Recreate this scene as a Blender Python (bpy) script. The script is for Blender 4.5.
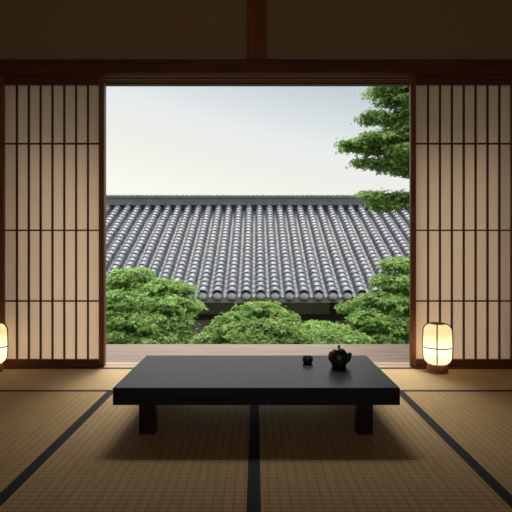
import bpy, bmesh, math, random
import numpy as np
from mathutils import Vector, Matrix

# ------------------------------------------------------------------ clear
for o in list(bpy.data.objects):
    bpy.data.objects.remove(o, do_unlink=True)
scn = bpy.context.scene
col = scn.collection
PI = math.pi
EYE = 0.812

# ------------------------------------------------------------------ camera
cd = bpy.data.cameras.new('camera')
cd.sensor_width = 36.0
cd.lens = 36.0 * 500 / 512
cd.shift_y = -6 / 512
cd.clip_start = 0.02
cd.clip_end = 500
cam = bpy.data.objects.new('camera', cd)
cam.location = (0, 0, EYE)
cam.rotation_euler = (PI / 2, 0, 0)
col.objects.link(cam)
scn.camera = cam

# ------------------------------------------------------------------ world: hazy pale sky
SKY_STRENGTH = 1.0
w = bpy.data.worlds.new('sky')
scn.world = w
w.use_nodes = True
nt = w.node_tree
nt.nodes.clear()
tc = nt.nodes.new('ShaderNodeTexCoord')
sep = nt.nodes.new('ShaderNodeSeparateXYZ')
rmp = nt.nodes.new('ShaderNodeValToRGB')
bg = nt.nodes.new('ShaderNodeBackground')
wo = nt.nodes.new('ShaderNodeOutputWorld')
nt.links.new(tc.outputs['Generated'], sep.inputs[0])
tilt = nt.nodes.new('ShaderNodeMath')
tilt.operation = 'MULTIPLY_ADD'
tilt.inputs[1].default_value = 0.22
nt.links.new(sep.outputs['X'], tilt.inputs[0])
nt.links.new(sep.outputs['Z'], tilt.inputs[2])
nt.links.new(tilt.outputs[0], rmp.inputs['Fac'])
nt.links.new(rmp.outputs['Color'], bg.inputs['Color'])
nt.links.new(bg.outputs[0], wo.inputs[0])
bg.inputs['Strength'].default_value = SKY_STRENGTH
cr = rmp.color_ramp
cr.elements[0].position = 0.0
cr.elements[0].color = (0.955, 0.95, 0.85, 1)
cr.elements[1].position = 1.0
cr.elements[1].color = (2.5, 2.5, 2.5, 1)
for p, c in ((0.07, (0.955, 0.95, 0.85)), (0.16, (0.87, 0.865, 0.81)), (0.23, (0.81, 0.84, 0.84)), (0.34, (0.55, 0.63, 0.67)), (0.40, (0.7, 0.76, 0.8)), (0.58, (2.7, 2.55, 2.3)), (0.75, (2.8, 2.7, 2.5))):
    e = cr.elements.new(p)
    e.color = (*c, 1)

# ------------------------------------------------------------------ sun: high hazy sun behind the neighbouring house
sd = bpy.data.lights.new('sun', 'SUN')
sd.energy = 4.5
sd.angle = math.radians(28)
sd.color = (1.0, 0.93, 0.80)
sun = bpy.data.objects.new('sun', sd)
SUN_ELEV, SUN_AZ = math.radians(53), math.radians(-4)      # azimuth from +Y towards +X
to_sun = Vector((math.sin(SUN_AZ) * math.cos(SUN_ELEV), math.cos(SUN_AZ) * math.cos(SUN_ELEV), math.sin(SUN_ELEV)))
sun.rotation_euler = to_sun.to_track_quat('Z', 'Y').to_euler()
sun.location = to_sun * 40
col.objects.link(sun)

# ------------------------------------------------------------------ fill light added at a made-up low window behind the viewer
ad = bpy.data.lights.new('rear_fill_light', 'AREA')
ad.shape = 'RECTANGLE'
ad.size, ad.size_y = 2.8, 1.1
ad.energy = 14
ad.color = (1.0, 0.84, 0.66)
al = bpy.data.objects.new('rear_fill_light', ad)
al.location = (0, -1.42, 0.70)
al.rotation_euler = (PI / 2, 0, 0)
col.objects.link(al)

# ------------------------------------------------------------------ exposure
vs = scn.view_settings
vs.view_transform = 'Standard'
vs.look = 'None'
vs.exposure = 0.0
vs.gamma = 1.0
vs.use_curve_mapping = False
cy = scn.cycles
cy.use_denoising = True
cy.max_bounces = 10
cy.diffuse_bounces = 6
cy.transmission_bounces = 8
cy.sample_clamp_indirect = 6.0

# ------------------------------------------------------------------ helpers
def PX(px, d): return (px - 256) * d / 500
def PZ(py, d): return EYE - (py - 250) * d / 500


class MB:
    """collects boxes, tubes, lathes into one mesh"""
    def __init__(self):
        self.v, self.f, self.s = [], [], []

    def add(self, verts, faces, smooth=False):
        n = len(self.v)
        self.v += [tuple(p) for p in verts]
        self.f += [tuple(i + n for i in f) for f in faces]
        self.s += [smooth] * len(faces)
        return self

    def box(self, x0, x1, y0, y1, z0, z1):
        vs_ = [(x0, y0, z0), (x1, y0, z0), (x1, y1, z0), (x0, y1, z0), (x0, y0, z1), (x1, y0, z1), (x1, y1, z1), (x0, y1, z1)]
        return self.add(vs_, [(0, 3, 2, 1), (4, 5, 6, 7), (0, 1, 5, 4), (1, 2, 6, 5), (2, 3, 7, 6), (3, 0, 4, 7)])

    def tube(self, pts, rad, seg=8, closed=False, flat=1.0):
        pts = [Vector(p) for p in pts]
        n = len(pts)
        rads = rad if isinstance(rad, (list, tuple)) else [rad] * n
        verts, faces = [], []
        ref = None
        for i, p in enumerate(pts):
            if closed:
                t = pts[(i + 1) % n] - pts[i - 1]
            else:
                t = pts[min(i + 1, n - 1)] - pts[max(i - 1, 0)]
            t.normalize()
            if ref is None:
                ref = Vector((0, 0, 1)) if abs(t.z) < 0.9 else Vector((1, 0, 0))
            a = ref - t * ref.dot(t)
            if a.length < 1e-4:
                a = t.orthogonal()
            a.normalize()
            ref = a
            b = t.cross(a)
            for k in range(seg):
                th = 2 * PI * k / seg
                verts.append(p + (a * math.cos(th) + b * math.sin(th) * flat) * rads[i])
        m = n if closed else n - 1
        for i in range(m):
            j = (i + 1) % n
            for k in range(seg):
                l = (k + 1) % seg
                faces.append((i * seg + k, i * seg + l, j * seg + l, j * seg + k))
        if not closed:
            faces.append(tuple(reversed(range(seg))))
            faces.append(tuple((n - 1) * seg + k for k in range(seg)))
        return self.add(verts, faces, True)

    def lathe(self, prof, seg=32, c=(0, 0, 0), cap0=True, cap1=True, smooth=True):
        verts, faces = [], []
        for r, z in prof:
            for k in range(seg):
                th = 2 * PI * k / seg
                verts.append((c[0] + r * math.cos(th), c[1] + r * math.sin(th), c[2] + z))
        for i in range(len(prof) - 1):
            for k in range(seg):
                l = (k + 1) % seg
                faces.append((i * seg + k, i * seg + l, (i + 1) * seg + l, (i + 1) * seg + k))
        if cap0:
            faces.append(tuple(reversed(range(seg))))
        if cap1:
            faces.append(tuple((len(prof) - 1) * seg + k for k in range(seg)))
        return self.add(verts, faces, smooth)

    def build(self, name, material, parent=None, bevel=0.0, loc=None):
        me = bpy.data.meshes.new(name)
        me.from_pydata(self.v, [], self.f)
        me.polygons.foreach_set('use_smooth', self.s)
        me.materials.append(material)
        me.update()
        o = bpy.data.objects.new(name, me)
        col.objects.link(o)
        if parent is not None:
            o.parent = parent
        if loc is not None:
            o.location = loc
        if bevel:
            b = o.modifiers.new('bevel', 'BEVEL')
            b.width = bevel
            b.segments = 2
            b.limit_method = 'ANGLE'
        return o


def tag(o, label=None, cat=None, group=None, kind=None):
    if label: o['label'] = label
    if cat: o['category'] = cat
    if group: o['group'] = group
    if kind: o['kind'] = kind
    return o


def empty(name, loc=(0, 0, 0), rz=0.0):
    o = bpy.data.objects.new(name, None)
    o.location = loc
    o.rotation_euler = (0, 0, rz)
    o.empty_display_size = 0.1
    col.objects.link(o)
    return o


def copy_tree(o, parent=None):
    c = o.copy()
    col.objects.link(c)
    c.parent = parent
    for ch in list(o.children):
        copy_tree(ch, c)
    return c


def struct(o):
    o['kind'] = 'structure'
    return o


# ------------------------------------------------------------------ materials
def new_mat(name):
    m = bpy.data.materials.new(name)
    m.use_nodes = True
    t = m.node_tree
    b = t.nodes['Principled BSDF']
    return m, t, b


def noise_mat(name, c0, c1, scale=(1, 1, 1), nscale=5.0, rough=0.5, spec=0.5, bump=0.0, detail=6.0, metallic=0.0, coords='Object', p0=0.3, p1=0.7):
    m, t, b = new_mat(name)
    co = t.nodes.new('ShaderNodeTexCoord')
    mp = t.nodes.new('ShaderNodeMapping')
    mp.inputs['Scale'].default_value = scale
    nz = t.nodes.new('ShaderNodeTexNoise')
    nz.inputs['Scale'].default_value = nscale
    nz.inputs['Detail'].default_value = detail
    r = t.nodes.new('ShaderNodeValToRGB')
    r.color_ramp.elements[0].position = p0
    r.color_ramp.elements[1].position = p1
    r.color_ramp.elements[0].color = (*c0, 1)
    r.color_ramp.elements[1].color = (*c1, 1)
    t.links.new(co.outputs[coords], mp.inputs['Vector'])
    t.links.new(mp.outputs[0], nz.inputs['Vector'])
    t.links.new(nz.outputs['Fac'], r.inputs['Fac'])
    t.links.new(r.outputs['Color'], b.inputs['Base Color'])
    b.inputs['Roughness'].default_value = rough
    b.inputs['Specular IOR Level'].default_value = spec
    b.inputs['Metallic'].default_value = metallic
    if bump:
        bp = t.nodes.new('ShaderNodeBump')
        bp.inputs['Strength'].default_value = bump
        bp.inputs['Distance'].default_value = 0.004
        t.links.new(nz.outputs['Fac'], bp.inputs['Height'])
        t.links.new(bp.outputs[0], b.inputs['Normal'])
    return m


M = {}
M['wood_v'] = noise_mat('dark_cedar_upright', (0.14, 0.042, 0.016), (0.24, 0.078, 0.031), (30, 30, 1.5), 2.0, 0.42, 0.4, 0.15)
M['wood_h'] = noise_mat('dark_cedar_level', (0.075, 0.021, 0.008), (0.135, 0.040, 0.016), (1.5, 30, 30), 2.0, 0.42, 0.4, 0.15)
M['muntin'] = noise_mat('lattice_wood', (0.040, 0.016, 0.008), (0.07, 0.028, 0.013), (20, 20, 2), 2.0, 0.5, 0.3)
M['lit_edge'] = noise_mat('daylit_edge_wood', (0.30, 0.17, 0.09), (0.42, 0.26, 0.14), (30, 30, 1.5), 2.0, 0.5, 0.4)  # pale tone stands for daylight on the door edges
M['plaster'] = noise_mat('earthen_plaster', (0.28, 0.185, 0.10), (0.325, 0.22, 0.12), (1, 1, 1), 60, 0.95, 0.1, 0.2)
M['ceiling'] = noise_mat('ceiling_boards', (0.10, 0.055, 0.028), (0.14, 0.08, 0.04), (2, 25, 1), 2.0, 0.7, 0.2)
M['deck'] = noise_mat('weathered_deck', (0.085, 0.048, 0.031), (0.20, 0.130, 0.092), (1.2, 26, 26), 2.0, 0.5, 0.35, 0.2)
M['sill'] = noise_mat('sill_wood', (0.34, 0.24, 0.17), (0.46, 0.34, 0.25), (1.5, 40, 40), 2.0, 0.45, 0.4)
M['lacquer'] = noise_mat('black_stained_wood', (0.006, 0.006, 0.007), (0.013, 0.013, 0.015), (1.2, 28, 28), 2.0, 0.27, 0.12, 0.16)
M['iron'] = noise_mat('dark_glazed_ceramic', (0.012, 0.011, 0.008), (0.024, 0.022, 0.015), (1, 1, 1), 90, 0.38, 0.4, 0.12)
M['border'] = noise_mat('dark_cloth_border', (0.016, 0.021, 0.026), (0.028, 0.034, 0.040), (1, 1, 1), 300, 0.85, 0.2)
M['core'] = noise_mat('straw_board', (0.25, 0.18, 0.09), (0.3, 0.2, 0.1), (1, 1, 1), 30, 0.9, 0.1)
M['lantern_wood'] = noise_mat('lantern_base_wood', (0.22, 0.09, 0.055), (0.32, 0.145, 0.09), (4, 4, 30), 2.0, 0.45, 0.4)
M['lantern_rib'] = noise_mat('lantern_rib', (0.018, 0.012, 0.008), (0.03, 0.02, 0.013), (1, 1, 1), 30, 0.5, 0.4)
M['ridge'] = noise_mat('ridge_tile', (0.060, 0.070, 0.088), (0.09, 0.103, 0.125), (1, 1, 1), 3, 0.45, 0.5)
M['house_wall'] = noise_mat('dark_house_wall', (0.29, 0.26, 0.26), (0.36, 0.325, 0.32), (1, 1, 1), 3, 0.9, 0.1)
M['house_wood'] = noise_mat('dark_house_wood', (0.05, 0.042, 0.038), (0.08, 0.066, 0.06), (2, 20, 20), 2, 0.8, 0.2)
M['fascia'] = noise_mat('weathered_fascia', (0.16, 0.15, 0.14), (0.24, 0.225, 0.21), (2, 20, 20), 2, 0.8, 0.2)
M['end_tile'] = noise_mat('lightened_end_tile', (0.20, 0.22, 0.25), (0.32, 0.345, 0.39), (1, 1, 1), 14, 0.5, 0.5)  # lighter grey put in to offset the shade on the tile ends
M['bark'] = noise_mat('maple_bark', (0.05, 0.038, 0.028), (0.10, 0.08, 0.06), (4, 4, 1), 8, 0.9, 0.1, 0.4)
M['soil'] = noise_mat('mossy_ground', (0.020, 0.035, 0.012), (0.06, 0.055, 0.03), (1, 1, 1), 3, 0.95, 0.1, 0.4)


def tile_mat():
    m, t, b = new_mat('silver_grey_roof_tile')
    co = t.nodes.new('ShaderNodeTexCoord')
    nz = t.nodes.new('ShaderNodeTexNoise')
    nz.inputs['Scale'].default_value = 12.0
    nz.inputs['Detail'].default_value = 4
    r = t.nodes.new('ShaderNodeValToRGB')
    r.color_ramp.elements[0].position = 0.35
    r.color_ramp.elements[1].position = 0.68
    r.color_ramp.elements[0].color = (0.024, 0.031, 0.046, 1)
    r.color_ramp.elements[1].color = (0.150, 0.172, 0.215, 1)
    t.links.new(co.outputs['Object'], nz.inputs['Vector'])
    t.links.new(nz.outputs['Fac'], r.inputs['Fac'])
    t.links.new(r.outputs['Color'], b.inputs['Base Color'])
    b.inputs['Roughness'].default_value = 0.55
    b.inputs['Specular IOR Level'].default_value = 0.4
    return m


M['tile'] = tile_mat()


def paper_mat(name, refl, trans):
    m, t, b = new_mat(name)
    t.nodes.remove(b)
    out = t.nodes['Material Output']
    d = t.nodes.new('ShaderNodeBsdfDiffuse')
    tr = t.nodes.new('ShaderNodeBsdfTranslucent')
    ad = t.nodes.new('ShaderNodeAddShader')
    co = t.nodes.new('ShaderNodeTexCoord')
    nz = t.nodes.new('ShaderNodeTexNoise')
    nz.inputs['Scale'].default_value = 120
    nz.inputs['Detail'].default_value = 5
    for nd, c in ((d, refl), (tr, trans)):
        r = t.nodes.new('ShaderNodeValToRGB')
        r.color_ramp.elements[0].position = 0.3
        r.color_ramp.elements[1].position = 0.7
        r.color_ramp.elements[0].color = (*[x * 0.95 for x in c], 1)
        r.color_ramp.elements[1].color = (*c, 1)
        t.links.new(nz.outputs['Fac'], r.inputs['Fac'])
        t.links.new(r.outputs['Color'], nd.inputs['Color'])
    t.links.new(co.outputs['Object'], nz.inputs['Vector'])
    t.links.new(d.outputs[0], ad.inputs[0])
    t.links.new(tr.outputs[0], ad.inputs[1])
    t.links.new(ad.outputs[0], out.inputs['Surface'])
    return m


M['shoji_paper'] = paper_mat('shoji_paper', (0.38, 0.335, 0.285), (0.54, 0.475, 0.41))
M['lantern_paper'] = paper_mat('lantern_paper', (0.48, 0.45, 0.36), (0.42, 0.385, 0.28))


def tatami_mat_material(name, along_y):
    m, t, b = new_mat(name)
    co = t.nodes.new('ShaderNodeTexCoord')
    sp = t.nodes.new('ShaderNodeSeparateXYZ')
    t.links.new(co.outputs['Object'], sp.inputs[0])
    L, W = ('Y', 'X') if along_y else ('X', 'Y')

    def math_(op, a, b_=None, v=None):
        n = t.nodes.new('ShaderNodeMath')
        n.operation = op
        t.links.new(a, n.inputs[0])
        if b_ is not None:
            t.links.new(b_, n.inputs[1])
        if v is not None:
            n.inputs[1].default_value = v
        return n.outputs[0]

    def stripes(axis, period):
        a = math_('MULTIPLY', sp.outputs[axis], v=2 * PI / period)
        s = math_('SINE', a)
        s = math_('MULTIPLY', s, v=0.5)
        return math_('ADD', s, v=0.5)
    warp = stripes(W, 0.034)
    weft = stripes(L, 0.026)
    fine = stripes(W, 0.0085)
    wp = math_('POWER', warp, v=5.0)
    wf = math_('POWER', weft, v=3.0)
    cr_ = math_('MULTIPLY', wp, wf)
    lines = math_('MULTIPLY', wf, v=0.35)
    lines2 = math_('MULTIPLY', wp, v=0.30)
    mk = math_('ADD', math_('ADD', lines, lines2), math_('MULTIPLY', cr_, v=0.35))
    mp = t.nodes.new('ShaderNodeMapping')
    mp.inputs['Scale'].default_value = (90, 3, 1) if along_y else (3, 90, 1)
    t.links.new(co.outputs['Object'], mp.inputs[0])
    nz = t.nodes.new('ShaderNodeTexNoise')
    nz.inputs['Scale'].default_value = 1.5
    nz.inputs['Detail'].default_value = 5
    t.links.new(mp.outputs[0], nz.inputs['Vector'])
    r = t.nodes.new('ShaderNodeValToRGB')
    r.color_ramp.elements[0].position = 0.25
    r.color_ramp.elements[1].position = 0.75
    r.color_ramp.elements[0].color = (0.40, 0.258, 0.105, 1)
    r.color_ramp.elements[1].color = (0.51, 0.36, 0.175, 1)
    t.links.new(nz.outputs['Fac'], r.inputs['Fac'])
    mx = t.nodes.new('ShaderNodeMixRGB')
    mx.blend_type = 'MULTIPLY'
    mx.inputs['Color2'].default_value = (0.55, 0.50, 0.42, 1)
    t.links.new(mk, mx.inputs['Fac'])
    t.links.new(r.outputs['Color'], mx.inputs['Color1'])
    t.links.new(mx.outputs[0], b.inputs['Base Color'])
    bp = t.nodes.new('ShaderNodeBump')
    bp.inputs['Strength'].default_value = 0.25
    bp.inputs['Distance'].default_value = 0.002
    hh = math_('ADD', fine, math_('MULTIPLY', mk, v=-1.0))
    t.links.new(hh, bp.inputs['Height'])
    t.links.new(bp.outputs[0], b.inputs['Normal'])
    b.inputs['Roughness'].default_value = 0.7
    b.inputs['Specular IOR Level'].default_value = 0.2
    return m


M['tatami_y'] = tatami_mat_material('woven_rush_lengthwise', True)
M['tatami_x'] = tatami_mat_material('woven_rush_crosswise', False)
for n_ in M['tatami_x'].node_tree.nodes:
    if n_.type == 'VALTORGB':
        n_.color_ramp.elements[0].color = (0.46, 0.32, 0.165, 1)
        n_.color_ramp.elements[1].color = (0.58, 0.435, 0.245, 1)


def leaf_mat(name, dark, light, trans):
    m, t, b = new_mat(name)
    t.nodes.remove(b)
    out = t.nodes['Material Output']
    at = t.nodes.new('ShaderNodeAttribute')
    at.attribute_name = 'tone'
    r = t.nodes.new('ShaderNodeValToRGB')
    r.color_ramp.elements[0].color = (*dark, 1)
    r.color_ramp.elements[1].color = (*light, 1)
    t.links.new(at.outputs['Fac'], r.inputs['Fac'])
    p = t.nodes.new('ShaderNodeBsdfPrincipled')
    p.inputs['Roughness'].default_value = 0.5
    p.inputs['Specular IOR Level'].default_value = 0.2
    t.links.new(r.outputs['Color'], p.inputs['Base Color'])
    tr = t.nodes.new('ShaderNodeBsdfTranslucent')
    tr.inputs['Color'].default_value = (*trans, 1)
    mx = t.nodes.new('ShaderNodeMixShader')
    mx.inputs['Fac'].default_value = 0.27
    t.links.new(p.outputs[0], mx.inputs[1])
    t.links.new(tr.outputs[0], mx.inputs[2])
    t.links.new(mx.outputs[0], out.inputs['Surface'])
    return m


M['leaf'] = leaf_mat('maple_leaf', (0.022, 0.080, 0.016), (0.38, 0.59, 0.17), (0.34, 0.57, 0.13))
M['leaf_tree'] = leaf_mat('tall_maple_leaf', (0.022, 0.080, 0.018), (0.37, 0.57, 0.18), (0.33, 0.55, 0.14))

# ================================================================== SETTING
XL, XR = -1.95, 1.95          # inner faces of the side walls
YB = -1.3                     # inner face of the wall behind
CEIL = 2.78
DP = 3.47                     # front face of the sliding doors
DW = 3.50                     # plane of the wall above

struct(MB().box(XL - 0.1, XR + 0.1, YB - 0.1, 3.45, -0.14, -0.055).build('floor', M['core']))
struct(MB().box(XL - 0.1, XR + 0.1, YB - 0.1, 3.62, CEIL, CEIL + 0.08).build('ceiling', M['ceiling']))
struct(MB().box(XL - 0.1, XL, YB - 0.1, 3.62, -0.14, CEIL).build('wall_left', M['plaster']))
struct(MB().box(XR, XR + 0.1, YB - 0.1, 3.62, -0.14, CEIL).build('wall_right', M['plaster']))
struct(MB().box(XL, XR, YB - 0.1, YB, -0.055, 0.12).box(XL, XR, YB - 0.1, YB, 1.28, CEIL).box(XL, -1.45, YB - 0.1, YB, 0.12, 1.28).box(1.45, XR, YB - 0.1, YB, 0.12, 1.28).build('wall_back', M['plaster']))
wf = struct(MB().box(-1.45, 1.45, YB - 0.08, YB + 0.01, 0.12, 0.16).box(-1.45, 1.45, YB - 0.08, YB + 0.01, 1.24, 1.28).box(-1.45, -1.41, YB - 0.08, YB + 0.01, 0.16, 1.24).box(1.41, 1.45, YB - 0.08, YB + 0.01, 0.16, 1.24).build('added_window_1', M['wood_h']))  # unseen window added as an opening for the fill light
for x in (-0.7, 0.0, 0.7):
    MB().box(x - 0.015, x + 0.015, YB - 0.05, YB - 0.02, 0.16, 1.24).build('mullion', M['wood_v'], wf)

# wall above the opening: two plaster fields, centre post, head beam
zb = PZ(58.9, 3.44)             # top edge of the beam
zt = PZ(73.5, 3.44)           # bottom edge of the beam
struct(MB().box(XL, XR, 3.50, 3.58, PZ(68, 3.5), CEIL).build('wall_front', M['plaster']))
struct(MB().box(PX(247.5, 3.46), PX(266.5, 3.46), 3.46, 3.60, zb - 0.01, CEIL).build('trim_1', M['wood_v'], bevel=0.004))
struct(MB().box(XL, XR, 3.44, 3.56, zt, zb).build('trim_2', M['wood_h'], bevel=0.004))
# grooved head track over the opening
zk = PZ(75.2, 3.46)
mb = MB().box(XL, XR, 3.463, 3.64, zk, zt)                       # upper part
xa, xb = PX(106, 3.52), PX(410, 3.52)
for (ya, yb_, py) in ((3.515, 3.545, 79.0), (3.552, 3.585, 81.2), (3.592, 3.64, 84.3)):
    mb.box(XL, XR, ya, yb_, PZ(py, ya), zk)
struct(mb.build('trim_3', M['wood_h'], bevel=0.002))
# posts at the corners
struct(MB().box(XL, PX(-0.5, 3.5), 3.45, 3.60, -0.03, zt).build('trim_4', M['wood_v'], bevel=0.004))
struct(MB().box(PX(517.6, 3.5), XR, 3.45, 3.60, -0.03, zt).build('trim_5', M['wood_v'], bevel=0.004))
# pale jambs added to stand in for the daylit side edges of the doors
struct(MB().box(PX(103, 3.56), PX(106.3, 3.60), 3.515, 3.60, 0.0, PZ(80, 3.56)).build('trim_6', M['lit_edge'], bevel=0.002))
struct(MB().box(PX(409.8, 3.60), PX(412.5, 3.56), 3.515, 3.60, 0.0, PZ(80, 3.56)).build('trim_7', M['lit_edge'], bevel=0.002))
# sill with a groove
struct(MB().box(XL, XR, 3.445, 3.466, -0.055, 0.0).build('trim_12', M['wood_h'], bevel=0.001))
mb = MB().box(XL, XR, 3.466, 3.508, -0.055, 0.0).box(XL, XR, 3.516, 3.552, -0.055, 0.0).box(XL, XR, 3.562, 3.62, -0.055, 0.0).box(XL, XR, 3.50, 3.57, -0.06, -0.012)
struct(mb.build('trim_8', M['sill'], bevel=0.0015))
# floor boards along both side walls
for i, (a, b_) in enumerate(((XL, -1.645), (1.645, XR))):
    struct(MB().box(a, b_, YB, 2.868, -0.055, -0.002).build('trim_%d' % (9 + i), M['wood_h'], bevel=0.002))
# boards of the floor behind the viewer
mb = MB()
for k in range(8):
    mb.box(-1.643, 1.643, 1.045 - (k + 1) * 0.292, 1.042 - k * 0.292, -0.055, -0.001)
struct(mb.build('trim_11', M['wood_h'], bevel=0.002))

# veranda deck outside the sill
mb = MB()
ys = [3.622, 3.745, 3.872, 4.002, 4.150, 4.335]
for a, b_ in zip(ys[:-1], ys[1:]):
    mb.box(-3.2, 3.2, a, b_ - 0.003, -0.035, -0.004)
deck = struct(mb.build('veranda_deck', M['deck'], bevel=0.002))
mb = MB()
for x in (-3.0, -1.5, 0, 1.5, 3.0):
    mb.box(x - 0.05, x + 0.05, 4.12, 4.22, -1.2, -0.15)
mb.box(-3.2, 3.2, 4.13, 4.21, -0.15, -0.035)
mb.box(-3.2, 3.2, 3.66, 3.74, -0.15, -0.035)
mb.build('deck_frame', M['wood_h'], deck)
# outer wall beside the doors, unseen eave added to shade the door tops
struct(MB().box(XL - 0.1, XR + 0.1, 3.585, 3.66, PZ(76, 3.6), 2.95).build('wall_outer', M['plaster']))
mb = MB()
mb.add([(-3.4, 3.4, 2.60), (3.4, 3.4, 2.60), (3.4, 4.30, 2.31), (-3.4, 4.30, 2.31), (-3.4, 3.4, 2.70), (3.4, 3.4, 2.70), (3.4, 4.30, 2.39), (-3.4, 4.30, 2.39)],
       [(0, 3, 2, 1), (4, 5, 6, 7), (0, 1, 5, 4), (1, 2, 6, 5), (2, 3, 7, 6), (3, 0, 4, 7)])
struct(mb.build('added_eave', M['ceiling']))
for i, x in enumerate((-1.72, 1.72)):  # unseen wing walls added to darken the outer door paper
    struct(MB().box(x - 0.05, x + 0.05, 3.662, 4.26, -0.004, 2.3).build('added_wing_wall_' + ('left', 'right')[i], M['plaster']))


# ---- sliding lattice doors
def shoji(name, px0, px1, cols, paper_px0, paper_px1, mun0, mun_step):
    root = empty(name, (PX((px0 + px1) / 2, DP), DP + 0.016, 0.0))
    struct(root)
    cx = root.location.x
    x0, x1 = PX(px0, DP) - cx, PX(px1, DP) - cx
    p0, p1 = PX(paper_px0, DP) - cx, PX(paper_px1, DP) - cx
    ztop, zpt, zpb = PZ(74.5, DP), PZ(84.5, DP), PZ(359.5, DP)
    y0, y1 = -0.016, 0.016
    MB().box(x0, p0, y0, y1, 0.001, ztop).build('stile', M['wood_v'], root, 0.002)
    MB().box(p1, x1, y0, y1, 0.001, ztop).build('stile', M['wood_v'], root, 0.002)
    MB().box(p0, p1, y0, y1, zpt, ztop).build('top_rail', M['wood_h'], root, 0.002)
    MB().box(p0, p1, y0, y1, 0.001, zpb).build('bottom_rail', M['wood_h'], root, 0.002)
    wv = 0.0048
    for k in range(1, cols):
        x = PX(mun0 + mun_step * (k - 1), 3.474) - cx
        MB().box(x - wv, x + wv, y0 + 0.004, 0.008, zpb, zpt).build('muntin', M['muntin'], root, 0.0008)
    for py in (143.3, 230.2, 301.2):
        z = PZ(py, DP)
        MB().box(p0, p1, y0 + 0.006, 0.008, z - wv, z + wv).build('crossbar', M['muntin'], root, 0.0008)
    MB().box(p0, p1, 0.0085, 0.0092, zpb, zpt).build('paper', M['shoji_paper'], root)
    return root


shoji('door_1', -0.3, 103.9, 8, 3.5, 98.7, 16.3, 11.87)
shoji('door_2', 410.8, 517.0, 8, 416.2, 511.9, 428.5, 11.93)

# ---- sloping garden ground
def ground_z(x, y):
    return -1.0 - (y - 4.3) * 0.2 + 0.05 * math.sin(x * 1.3 + y) + 0.04 * math.sin(x * 2.9 - y * 2.1)


mb = MB()
gx = np.linspace(-40, 40, 81)
gy = np.concatenate([np.linspace(3.0, 13.0, 31), np.linspace(15, 60, 16)])
vv = [(x, y, ground_z(x, min(y, 12.5)) - (0.0 if y < 13 else 0.02)) for y in gy for x in gx]
nx = len(gx)
ff = [(j * nx + i, j * nx + i + 1, (j + 1) * nx + i + 1, (j + 1) * nx + i) for j in range(len(gy) - 1) for i in range(nx - 1)]
mb.add(vv, ff, True)
struct(mb.build('ground', M['soil']))

# ================================================================== NEIGHBOURING HOUSE
DE, DR = 10.3, 15.0
ZE, ZR = PZ(296.5, DE), PZ(207, DR)
PITCH = 0.2975
X0 = PX(260.7, 10.3)
house = empty('tiled_house', (0, 12.5, ground_z(0, 12.5)))
tag(house, 'neighbouring house with a wide grey tiled roof beyond the garden', 'house')
hz = -house.location.z
hy = -12.5
slope = math.atan2(ZR - ZE, DR - DE)
SL = math.hypot(ZR - ZE, DR - DE)
ROWS = 27
LR = SL / ROWS
RC = 0.094
NC = 40
us, ws = [], []
cover_half = RC / PITCH
for a in (-0.5, -0.42, -0.36):
    us.append(a); ws.append(-0.03 + 0.03 * ((0.5 - abs(a)) / (0.5 - cover_half)) ** 2)
for k in range(9):
    th = PI * (1 - k / 8)
    us.append(cover_half * math.cos(th)); ws.append(0.012 + RC * 0.95 * math.sin(th) + (0.045 if 0 < k < 8 else 0))
for a in (0.36, 0.42):
    us.append(a); ws.append(-0.03 + 0.03 * ((0.5 - abs(a)) / (0.5 - cover_half)) ** 2)
us, ws = np.array(us), np.array(ws)
isc = (np.abs(us) <= cover_half + 1e-6)
U = np.concatenate([us + c for c in range(-NC, NC + 1)] + [np.array([NC + 0.5])]) * PITCH + X0
Wb = np.concatenate([ws] * (2 * NC + 1) + [ws[:1]])
Ic = np.concatenate([isc] * (2 * NC + 1) + [isc[:1]])
rng = np.random.default_rng(5)
vl, wl = [], []
sv = []
for r in range(ROWS):
    jit = rng.uniform(-0.003, 0.003, len(U))
    for fr, hc, hp in ((0.0, 0.004, 0.002), (0.08, 0.015, 0.005), (0.5, 0.010, 0.003), (1.0, -0.010, -0.003)):
        sv.append(((r + fr) * LR, np.where(Ic, Wb + hc * np.where(Wb > 0.02, 1, 0.5), Wb + hp)))
cs, sn = math.cos(slope), math.sin(slope)
V = []
for v, wv_ in sv:
    y = DE + v * cs - wv_ * sn
    z = ZE + v * sn + wv_ * cs
    V.append(np.stack([U, y + hy, z + hz], 1))
n1, n2 = len(sv), len(U)
V = np.concatenate(V)
idx = np.arange(n1 * n2).reshape(n1, n2)
F = np.stack([idx[:-1, :-1], idx[:-1, 1:], idx[1:, 1:], idx[1:, :-1]], -1).reshape(-1, 4)


def np_mesh(name, verts, faces, material, parent=None, smooth=False, tone=None):
    me = bpy.data.meshes.new(name)
    k = faces.shape[1]
    me.vertices.add(len(verts))
    me.vertices.foreach_set('co', verts.astype(np.float32).ravel())
    me.loops.add(faces.size)
    me.loops.foreach_set('vertex_index', faces.astype(np.int32).ravel())
    me.polygons.add(len(faces))
    me.polygons.foreach_set('loop_start', np.arange(0, faces.size, k, dtype=np.int32))
    me.polygons.foreach_set('loop_total', np.full(len(faces), k, dtype=np.int32))
    if tone is not None:
        a = me.attributes.new('tone', 'FLOAT', 'POINT')
        a.data.foreach_set('value', tone.astype(np.float32))
    me.update(calc_edges=True)
    me.validate()
    me.polygons.foreach_set('use_smooth', [smooth] * len(me.polygons))
    me.materials.append(material)
    o = bpy.data.objects.new(name, me)
    col.objects.link(o)
    if parent is not None:
        o.parent = parent
    return o


roof = np_mesh('roof_tiles', V, F, M['tile'], house)
xa_, xb_ = X0 - (NC + 0.5) * PITCH, X0 + (NC + 0.5) * PITCH


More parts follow.
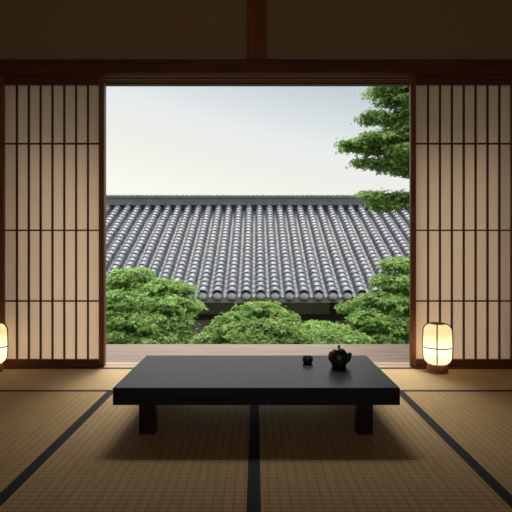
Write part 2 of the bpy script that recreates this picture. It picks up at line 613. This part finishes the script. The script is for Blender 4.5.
def slab(mb, pts, x0, x1):
    """extrude a y-z polygon along x"""
    n = len(pts)
    vs_ = [(x0, p[0] + hy, p[1] + hz) for p in pts] + [(x1, p[0] + hy, p[1] + hz) for p in pts]
    fs = [tuple(range(n)), tuple(reversed(range(n, 2 * n)))]
    for i in range(n):
        j = (i + 1) % n
        fs.append((i, i + n, j + n, j))
    mb.add(vs_, fs)
    return mb


mb = MB()
slab(mb, [(DE + 0.02, ZE - 0.03), (DR, ZR - 0.03), (DR, ZR - 0.13), (DE + 0.04, ZE - 0.10)], xa_, xb_)
mb.build('roof_boards', M['house_wood'], house)
mb = MB()
slab(mb, [(DR, ZR), (2 * DR - DE, ZE), (2 * DR - DE, ZE - 0.1), (DR, ZR - 0.1)], xa_, xb_)
mb.build('rear_roof', M['ridge'], house)
mb = MB()
slab(mb, [(DE + 0.02, ZE - 0.02), (DE + 0.05, ZE - 0.02), (DE + 0.05, ZE - 0.13), (DE + 0.02, ZE - 0.13)], xa_, xb_)
mb.build('fascia', M['fascia'], house)
# round end tiles along the eave
end0 = None
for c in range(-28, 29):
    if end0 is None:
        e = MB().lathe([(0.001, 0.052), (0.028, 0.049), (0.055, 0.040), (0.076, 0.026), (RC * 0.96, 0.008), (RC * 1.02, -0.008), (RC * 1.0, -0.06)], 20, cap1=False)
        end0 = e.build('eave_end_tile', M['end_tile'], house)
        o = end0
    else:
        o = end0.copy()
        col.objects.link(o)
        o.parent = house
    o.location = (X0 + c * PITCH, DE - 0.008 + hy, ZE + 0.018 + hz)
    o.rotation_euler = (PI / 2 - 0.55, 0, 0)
# ridge
mb = MB()
for k, (h0, h1, dep) in enumerate(((-0.12, 0.03, 0.15), (0.03, 0.055, 0.30), (0.055, 0.25, 0.165), (0.25, 0.275, 0.19))):
    slab(mb, [(DR - dep, ZR + h0), (DR + dep, ZR + h0), (DR + dep, ZR + h1), (DR - dep, ZR + h1)], xa_ - 0.05, xb_ + 0.05)
mb.build('ridge_courses', M['ridge'], house)
mb = MB()
k = 0
x = xa_ - 0.05
while x < xb_:
    mb.tube([(x, DR + hy, ZR + 0.29 + hz), (x + 0.10, DR + hy, ZR + 0.29 + hz)], 0.085, 12)
    mb.tube([(x + 0.10, DR + hy, ZR + 0.29 + hz), (x + 0.15, DR + hy, ZR + 0.29 + hz)], 0.062, 12)
    x += 0.15
mb.build('ridge_cap', M['ridge'], house)
# walls
mb = MB().box(xa_ + 0.8, xb_ - 0.8, 11.35 + hy, 18.6 + hy, -0.4, ZE + 0.38 + hz)
slab(mb, [(11.35, ZE + 0.38), (18.6, ZE + 0.38), (DR, ZR - 0.14)], xa_ + 0.8, xb_ - 0.8)
mb.build('wall', M['house_wall'], house)
for x in np.arange(-11, 11.1, 1.82):
    MB().box(x - 0.06, x + 0.06, 11.28 + hy, 11.36 + hy, -0.3, ZE + 0.33 + hz).build('wall_post', M['house_wood'], house, 0.004)
MB().box(xa_ + 0.8, xb_ - 0.8, 11.27 + hy, 11.37 + hy, ZE - 0.62 + hz, ZE - 0.50 + hz).build('wall_beam', M['house_wood'], house, 0.004)


# ================================================================== GARDEN TREES
def foliage(name, blobs, parent, material, seed, dens=1.0, size=0.05):
    """leaves gathered in small upward-facing sprays over flattened pads; blobs: (x, y, z, rx, ry, rz)"""
    g = np.random.default_rng(seed)
    P, N, S, T = [], [], [], []
    ox, oy, oz = parent.location
    for (bx, by, bz, rx, ry, rz) in blobs:
        nspray = max(6, int(dens * 190 * rx * ry / 0.2 * (0.6 + rz / rx)))
        d = g.normal(size=(nspray, 3))
        d /= np.linalg.norm(d, axis=1)[:, None]
        d[:, 2] = np.where(g.random(nspray) < 0.65, np.abs(d[:, 2]), d[:, 2])
        rr = g.uniform(0.55, 1.05, nspray) ** 0.7
        c = d * rr[:, None] * np.array([rx, ry, rz]) + np.array([bx, by, bz])
        tone_s = g.uniform(0, 1, nspray)
        nl = 20
        off = g.normal(size=(nspray, nl, 3)) * np.array([0.052, 0.052, 0.018])
        p = (c[:, None, :] + off)
        nrm = d[:, None, :] * 0.65 + np.array([0, 0, 0.65]) + g.normal(size=(nspray, nl, 3)) * 0.34
        P.append(p.reshape(-1, 3)); N.append(nrm.reshape(-1, 3))
        T.append(np.clip(np.repeat(tone_s, nl) * 0.6 + g.uniform(0, 0.4, nspray * nl), 0, 1))
    P = np.concatenate(P); N = np.concatenate(N); T = np.concatenate(T)
    n = len(P)
    N /= np.linalg.norm(N, axis=1)[:, None]
    A = g.normal(size=(n, 3))
    A -= (A * N).sum(1)[:, None] * N
    A /= np.linalg.norm(A, axis=1)[:, None]
    B = np.cross(N, A)
    s = g.uniform(0.75, 1.25, n) * size
    verts, faces = [], []
    for ang, ln in ((0.0, 1.0), (0.95, 0.8), (-0.95, 0.8)):
        D = A * math.cos(ang) + B * math.sin(ang)
        Q = -A * math.sin(ang) + B * math.cos(ang)
        L_ = (s * ln)[:, None]
        v0 = P
        v1 = P + D * L_ * 0.5 + Q * L_ * 0.21 + N * L_ * 0.05
        v2 = P + D * L_ - N * L_ * 0.12
        v3 = P + D * L_ * 0.5 - Q * L_ * 0.21 + N * L_ * 0.05
        verts.append(np.stack([v0, v1, v2, v3], 1).reshape(-1, 3))
    V_ = np.concatenate(verts) - np.array([ox, oy, oz])
    F_ = np.arange(len(V_)).reshape(-1, 4)
    tone = np.tile(np.repeat(T, 4), 3)
    return np_mesh(name, V_, F_, material, parent, False, tone)


def branches(parent, base, blobs, r0, seed, upright=False):
    """trunk and limbs reaching into every leaf pad"""
    rnd = random.Random(seed)
    o = Vector(parent.location)
    base = Vector(base) - o
    cen = sum((Vector(b[:3]) for b in blobs), Vector()) / len(blobs) - o
    top = Vector((base.x * 0.4 + cen.x * 0.6, base.y * 0.4 + cen.y * 0.6, cen.z))
    top = base + (top - base) * 0.8
    if upright:
        top = Vector((base.x, base.y, max(b[2] for b in blobs) - o.z + 0.1))
    knee = base.lerp(top, 0.5) + Vector((rnd.uniform(-.06, .06), rnd.uniform(-.06, .06), 0))
    MB().tube([base - Vector((0, 0, 0.05)), base.lerp(knee, .5), knee, knee.lerp(top, .5), top], [r0 * 1.3, r0, r0 * .85, r0 * .7, r0 * .5], 10).build('trunk', M['bark'], parent)
    for b in blobs:
        tip = Vector(b[:3]) - o
        st = knee.lerp(top, rnd.uniform(0.0, 0.95))
        if upright:
            st = knee.lerp(top, min(1, max(0, (tip.z - 0.12 - knee.z) / (top.z - knee.z))))
        mid = st.lerp(tip, 0.55) + Vector((rnd.uniform(-.05, .05), rnd.uniform(-.05, .05), 0.10))
        m = MB()
        m.tube([st, st.lerp(mid, .5), mid, mid.lerp(tip, .5), tip], [r0 * .42, r0 * .34, r0 * .26, r0 * .18, r0 * .08], 6)
        for k in range(4):
            a = rnd.uniform(0, 2 * PI)
            e_ = tip + Vector((math.cos(a) * b[3] * .75, math.sin(a) * b[4] * .75, rnd.uniform(-.2, .5) * b[5]))
            m.tube([mid.lerp(tip, rnd.uniform(.2, .9)), (mid + e_) * 0.5, e_], [r0 * .14, r0 * .10, r0 * .05], 5)
        m.build('branch', M['bark'], parent)


def pads(lst, d0):
    out = []
    for t_ in lst:
        px, py, rxp, rzp = t_[:4]
        d = d0 + (t_[4] if len(t_) > 4 else 0)
        k = d / 500
        out.append((PX(px, d), d, PZ(py, d), rxp * k, rxp * k * 0.9, rzp * k))
    return out


def make_tree(name, label, cat, base_px, d, lst, seed, mat, dens=1.0, size=0.05, r0=0.05, group=None, upright=False):
    x = PX(base_px, d)
    root = empty(name, (x, d, ground_z(x, d)))
    tag(root, label, cat, 'garden plants beyond the veranda')
    bl = pads(lst, d)
    foliage('foliage', bl, root, mat, seed, dens, size)
    branches(root, root.location, bl, r0, seed, upright)
    return root


make_tree('garden_maple', 'rounded bright green maple at the left edge of the open doorway', 'tree', 128, 7.6, [
    (132, 279, 21, 10), (108, 292, 26, 12, .2), (152, 289, 22, 10, -.1), (172, 292, 20, 10, .1), (128, 303, 28, 13, -.4), (160, 307, 28, 12, -.3),
    (187, 306, 15, 7, 0), (108, 318, 26, 13, -.5), (140, 323, 30, 13, -.6), (168, 324, 22, 10, -.4), (120, 338, 28, 13, -.7), (155, 341, 28, 12, -.7),
    (178, 338, 14, 9, -.3), (80, 296, 28, 13, .2), (60, 315, 26, 13, .1), (76, 335, 28, 13, -.2), (95, 352, 28, 13, -.5), (140, 358, 30, 13, -.6), (118, 312, 28, 14, .6), (165, 318, 24, 14, .6), (140, 340, 30, 14, .6)],
    11, M['leaf'], 1.0, 0.052, 0.055)
make_tree('garden_shrub', 'low spreading green shrub in front of the dark house wall, behind the table', 'shrub', 252, 5.6, [
    (261, 310, 18, 7), (280, 317, 12, 7, -.1), (242, 320, 20, 8, -.1), (224, 331, 16, 7, 0), (272, 328, 26, 10, -.3), (246, 333, 28, 10, -.4), (214, 343, 18, 8, -.3),
    (288, 340, 22, 10, -.4), (255, 346, 30, 10, -.6), (225, 350, 24, 10, -.4), (204, 343, 11, 5, -.1), (262, 330, 28, 12, .5), (230, 340, 26, 12, .5)],
    23, M['leaf'], 1.05, 0.050, 0.04)
make_tree('garden_shrub', 'smaller green shrub directly behind the teapot, between the two larger plants', 'shrub', 322, 7.0, [
    (318, 328, 14, 6), (338, 332, 14, 6, .1), (304, 336, 14, 7, 0), (325, 339, 18, 8, -.3), (350, 340, 16, 7, -.2), (308, 345, 20, 9, -.4), (340, 347, 22, 9, -.4), (322, 342, 22, 10, .4)],
    31, M['leaf'], 1.05, 0.050, 0.035)
make_tree('garden_maple', 'bushy green maple low in the doorway beside the right lantern', 'tree', 405, 8.6, [
    (398, 267, 17, 9), (418, 266, 18, 9, .1), (388, 283, 16, 9, -.1), (408, 286, 22, 11, -.3), (430, 285, 24, 12, 0), (382, 300, 20, 9, -.2), (364, 307, 18, 7, 0),
    (352, 309, 12, 5, .1), (402, 306, 24, 11, -.5), (378, 321, 26, 11, -.5), (425, 310, 24, 12, -.2), (404, 328, 26, 12, -.6), (365, 331, 18, 9, -.3), (384, 342, 26, 11, -.6),
    (410, 350, 26, 11, -.5), (440, 330, 26, 13, 0), (360, 348, 20, 9, -.4), (398, 320, 24, 14, .5), (412, 300, 22, 14, .5)],
    47, M['leaf'], 1.0, 0.052, 0.05)
make_tree('tall_maple', 'tall maple reaching layered leafy branches in from the upper right', 'tree', 470, 6.0, [
    (384, 92, 17, 6), (406, 92, 20, 8, .1), (396, 103, 16, 5, -.1), (374, 118, 15, 5), (392, 122, 18, 6, .1), (412, 118, 18, 9, 0), (400, 136, 18, 7, .1), (380, 139, 18, 5.5, -.1),
    (356, 146, 16, 5), (376, 149, 20, 6.5, .1), (400, 153, 20, 8, -.1), (366, 164, 12, 4), (386, 166, 18, 5.5, 0), (406, 170, 14, 6, .1), (425, 150, 22, 10, .1), (428, 100, 24, 10), (430, 125, 24, 10, .2),
    (372, 197, 12, 5), (388, 206, 18, 5.5, .1), (402, 199, 14, 7, 0), (420, 205, 20, 9, .1), (450, 90, 26, 11), (455, 140, 26, 12), (450, 185, 24, 11), (420, 70, 26, 11), (450, 60, 26, 12), (395, 68, 20, 8)],
    59, M['leaf_tree'], 1.15, 0.046, 0.08, upright=True)

# ================================================================== TATAMI
def tatami(x0, x1, y0, y1, along_y, label):
    cx, cy_ = (x0 + x1) / 2, (y0 + y1) / 2
    root = empty('tatami_mat', (cx, cy_, -0.055))
    tag(root, label, 'tatami mat', 'tatami mats covering the floor')
    a, b_ = (x1 - x0) / 2 - 0.0006, (y1 - y0) / 2 - 0.0006
    bw = 0.0215 if along_y else 0.030
    if along_y:
        MB().box(-a + bw, a - bw, -b_, b_, 0, 0.055).build('woven_cover', M['tatami_y'], root, 0.0015)
        for s in (-1, 1):
            e0, e1 = sorted((s * a, s * (a - bw)))
            MB().box(e0, e1, -b_, b_, 0, 0.0562).build('cloth_border', M['border'], root, 0.001)
    else:
        MB().box(-a, a, -b_ + bw, b_ - bw, 0, 0.055).build('woven_cover', M['tatami_x'], root, 0.0015)
        for s in (-1, 1):
            e0, e1 = sorted((s * b_, s * (b_ - bw)))
            MB().box(-a, a, e0, e1, 0, 0.0562).build('cloth_border', M['border'], root, 0.001)
    return root


YM0, YM1 = 1.045, 2.87
XB = [-1.642, -0.832, -0.0075, 0.826, 1.642]
tatami(XB[1], XB[2], YM0, YM1, True, 'long tatami mat under the left half of the table')
tatami(XB[2], XB[3], YM0, YM1, True, 'long tatami mat under the right half of the table')
tatami(XB[0], XB[1], YM0, YM1, True, 'long tatami mat left of the table, nearest the left wall')
tatami(XB[3], XB[4], YM0, YM1, True, 'long tatami mat right of the table, nearest the right wall')
tatami(XL, -0.0075, YM1, 3.444, False, 'crosswise tatami mat in front of the left sliding door')
tatami(-0.0075, XR, YM1, 3.444, False, 'crosswise tatami mat in front of the right sliding door, under its lantern')

# ================================================================== TABLE
TF, TB, TH = 2.16, 2.83, 0.216
TX0, TX1 = PX(112.6, TF), PX(400.2, TF)
tcx, tcy = (TX0 + TX1) / 2, (TF + TB) / 2
table = empty('low_table', (tcx, tcy, 0.0))
tag(table, 'low black wooden tea table in the middle of the tatami room', 'table')
hx, hyy = (TX1 - TX0) / 2, (TB - TF) / 2
z_under = PZ(405.3, TF)
MB().box(-hx, hx, -hyy, hyy, z_under, TH).build('tabletop', M['lacquer'], table, 0.003)
lw = 0.070
for sx in (-1, 1):
    for sy in (-1, 1):
        lx = sx * 0.4795 - 0.002
        ly = sy * (hyy - 0.036 - lw / 2)
        MB().box(lx - lw / 2, lx + lw / 2, ly - lw / 2, ly + lw / 2, 0.0004, z_under).build('leg', M['lacquer'], table, 0.003)

# ================================================================== TEAPOT AND CUP
td = 2.56
pot = empty('teapot', (PX(338.9, td), td, TH + 0.0005))
tag(pot, 'small round dark teapot with a short spout on the black table', 'teapot')
k = td / 500
body_prof = [(0.001, 0.0), (0.033, 0.0), (0.036, 0.003), (0.0395, 0.012), (0.0445, 0.028), (0.0465, 0.043), (0.0460, 0.055), (0.0430, 0.067), (0.037, 0.0755), (0.031, 0.080), (0.029, 0.081)]
MB().lathe(body_prof, 40, cap0=False, cap1=True).build('body', M['iron'], pot)
lid = MB().lathe([(0.0315, 0.0805), (0.032, 0.083), (0.025, 0.0880), (0.012, 0.0920), (0.005, 0.0930), (0.001, 0.0930)], 32).build('lid', M['iron'], pot)
MB().lathe([(0.004, 0.0925), (0.0035, 0.095), (0.0068, 0.099), (0.0078, 0.103), (0.0062, 0.107), (0.001, 0.1085)], 20).build('knob', M['iron'], lid)
MB().tube([(0.030, 0, 0.036), (0.042, 0, 0.043), (0.050, 0, 0.054), (0.0545, 0, 0.064), (0.058, 0, 0.071)], [0.022, 0.021, 0.0155, 0.0110, 0.0090], 16).build('spout', M['iron'], pot)
pts = []
for i in range(15):
    th = PI * 0.5 + PI * i / 14
    rr_ = 0.0405 - 0.0135 * math.cos(th)
    pts.append((-rr_ * math.cos(math.radians(22)), -rr_ * math.sin(math.radians(22)), 0.052 + 0.024 * math.sin(th)))
MB().tube(pts, 0.0042, 10).build('handle', M['iron'], pot)
pot.rotation_euler = (0, 0, math.radians(-8))

cdp = 2.64
cup = MB().lathe([(0.001, 0.0), (0.0225, 0.0), (0.0232, 0.003), (0.0240, 0.0050), (0.0262, 0.009), (0.0275, 0.014), (0.0282, 0.021), (0.0284, 0.031), (0.0272, 0.0316), (0.0262, 0.022), (0.024, 0.0125), (0.014, 0.0075), (0.001, 0.007)], 36, cap0=False, cap1=False).build('teacup', M['iron'], None, loc=(PX(307.7, cdp), cdp, TH + 0.0005))
tag(cup, 'tiny dark handleless teacup on the black table beside the teapot', 'cup')


# ================================================================== LANTERNS
LD = 3.335
def make_lantern(x):
    root = empty('paper_lantern', (x, LD, 0.0))
    R, z0, z1, rc = 0.0895, 0.0535, 0.321, 0.050
    prof = [(0.001, z0)]
    for i in range(9):
        th = -PI / 2 + PI / 2 * i / 8
        prof.append((R - rc + rc * math.cos(th), z0 + rc + rc * math.sin(th)))
    for i in range(1, 6):
        prof.append((R + 0.002 * math.sin(PI * i / 6), z0 + rc + (z1 - z0 - 2 * rc) * i / 6))
    for i in range(9):
        th = PI / 2 * i / 8
        prof.append((R - rc + rc * math.cos(th), z1 - rc + rc * math.sin(th)))
    prof.append((0.001, z1))
    MB().lathe(prof, 48, cap0=False, cap1=False).build('paper_shade', M['lantern_paper'], root)
    rp = [(r + 0.0022, z) for r, z in prof[1:-1]]
    fr = MB()
    for q in range(4):
        a = PI / 2 * q - PI / 2
        fr2 = MB().tube([(r * math.cos(a), r * math.sin(a), z) for r, z in rp], 0.0048, 6)
        fr2.build('rib', M['lantern_rib'], root)
    zr = 0.167
    MB().tube([((R + 0.003) * math.cos(2 * PI * i / 48), (R + 0.003) * math.sin(2 * PI * i / 48), zr) for i in range(48)], 0.0042, 6, closed=True).build('hoop', M['lantern_rib'], root)
    MB().lathe([(0.001, z1 - 0.002), (0.050, z1 - 0.002), (0.052, z1 + 0.001), (0.049, z1 + 0.004), (0.001, z1 + 0.005)], 32, cap0=False, cap1=False).build('cap', M['lantern_rib'], root)
    MB().lathe([(0.001, 0.0), (0.065, 0.0), (0.067, 0.003), (0.067, 0.051), (0.064, 0.0545), (0.001, 0.0545)], 36, cap0=False, cap1=False).build('base', M['lantern_wood'], root)
    return root


def lantern_light(root):
    ld = bpy.data.lights.new('lantern_bulb', 'POINT')
    ld.energy = LANTERN_W
    ld.color = (1.0, 0.87, 0.66)
    ld.shadow_soft_size = 0.03
    lo = bpy.data.objects.new('lantern_bulb', ld)
    lo.location = (0, 0, 0.155)
    lo.parent = root
    col.objects.link(lo)


LANTERN_W = 1.45
l1 = make_lantern(PX(437.6, LD))
tag(l1, 'glowing paper lantern on the tatami before the right sliding door', 'lantern', 'floor lanterns')
l2 = copy_tree(l1)
l2.location.x = PX(-8.0, LD)
l1.rotation_euler.z = math.radians(-22)
l2.rotation_euler.z = math.radians(28)
tag(l2, 'glowing paper lantern cut off by the left edge of the photo', 'lantern', 'floor lanterns')
for l in (l1, l2):
    lantern_light(l)
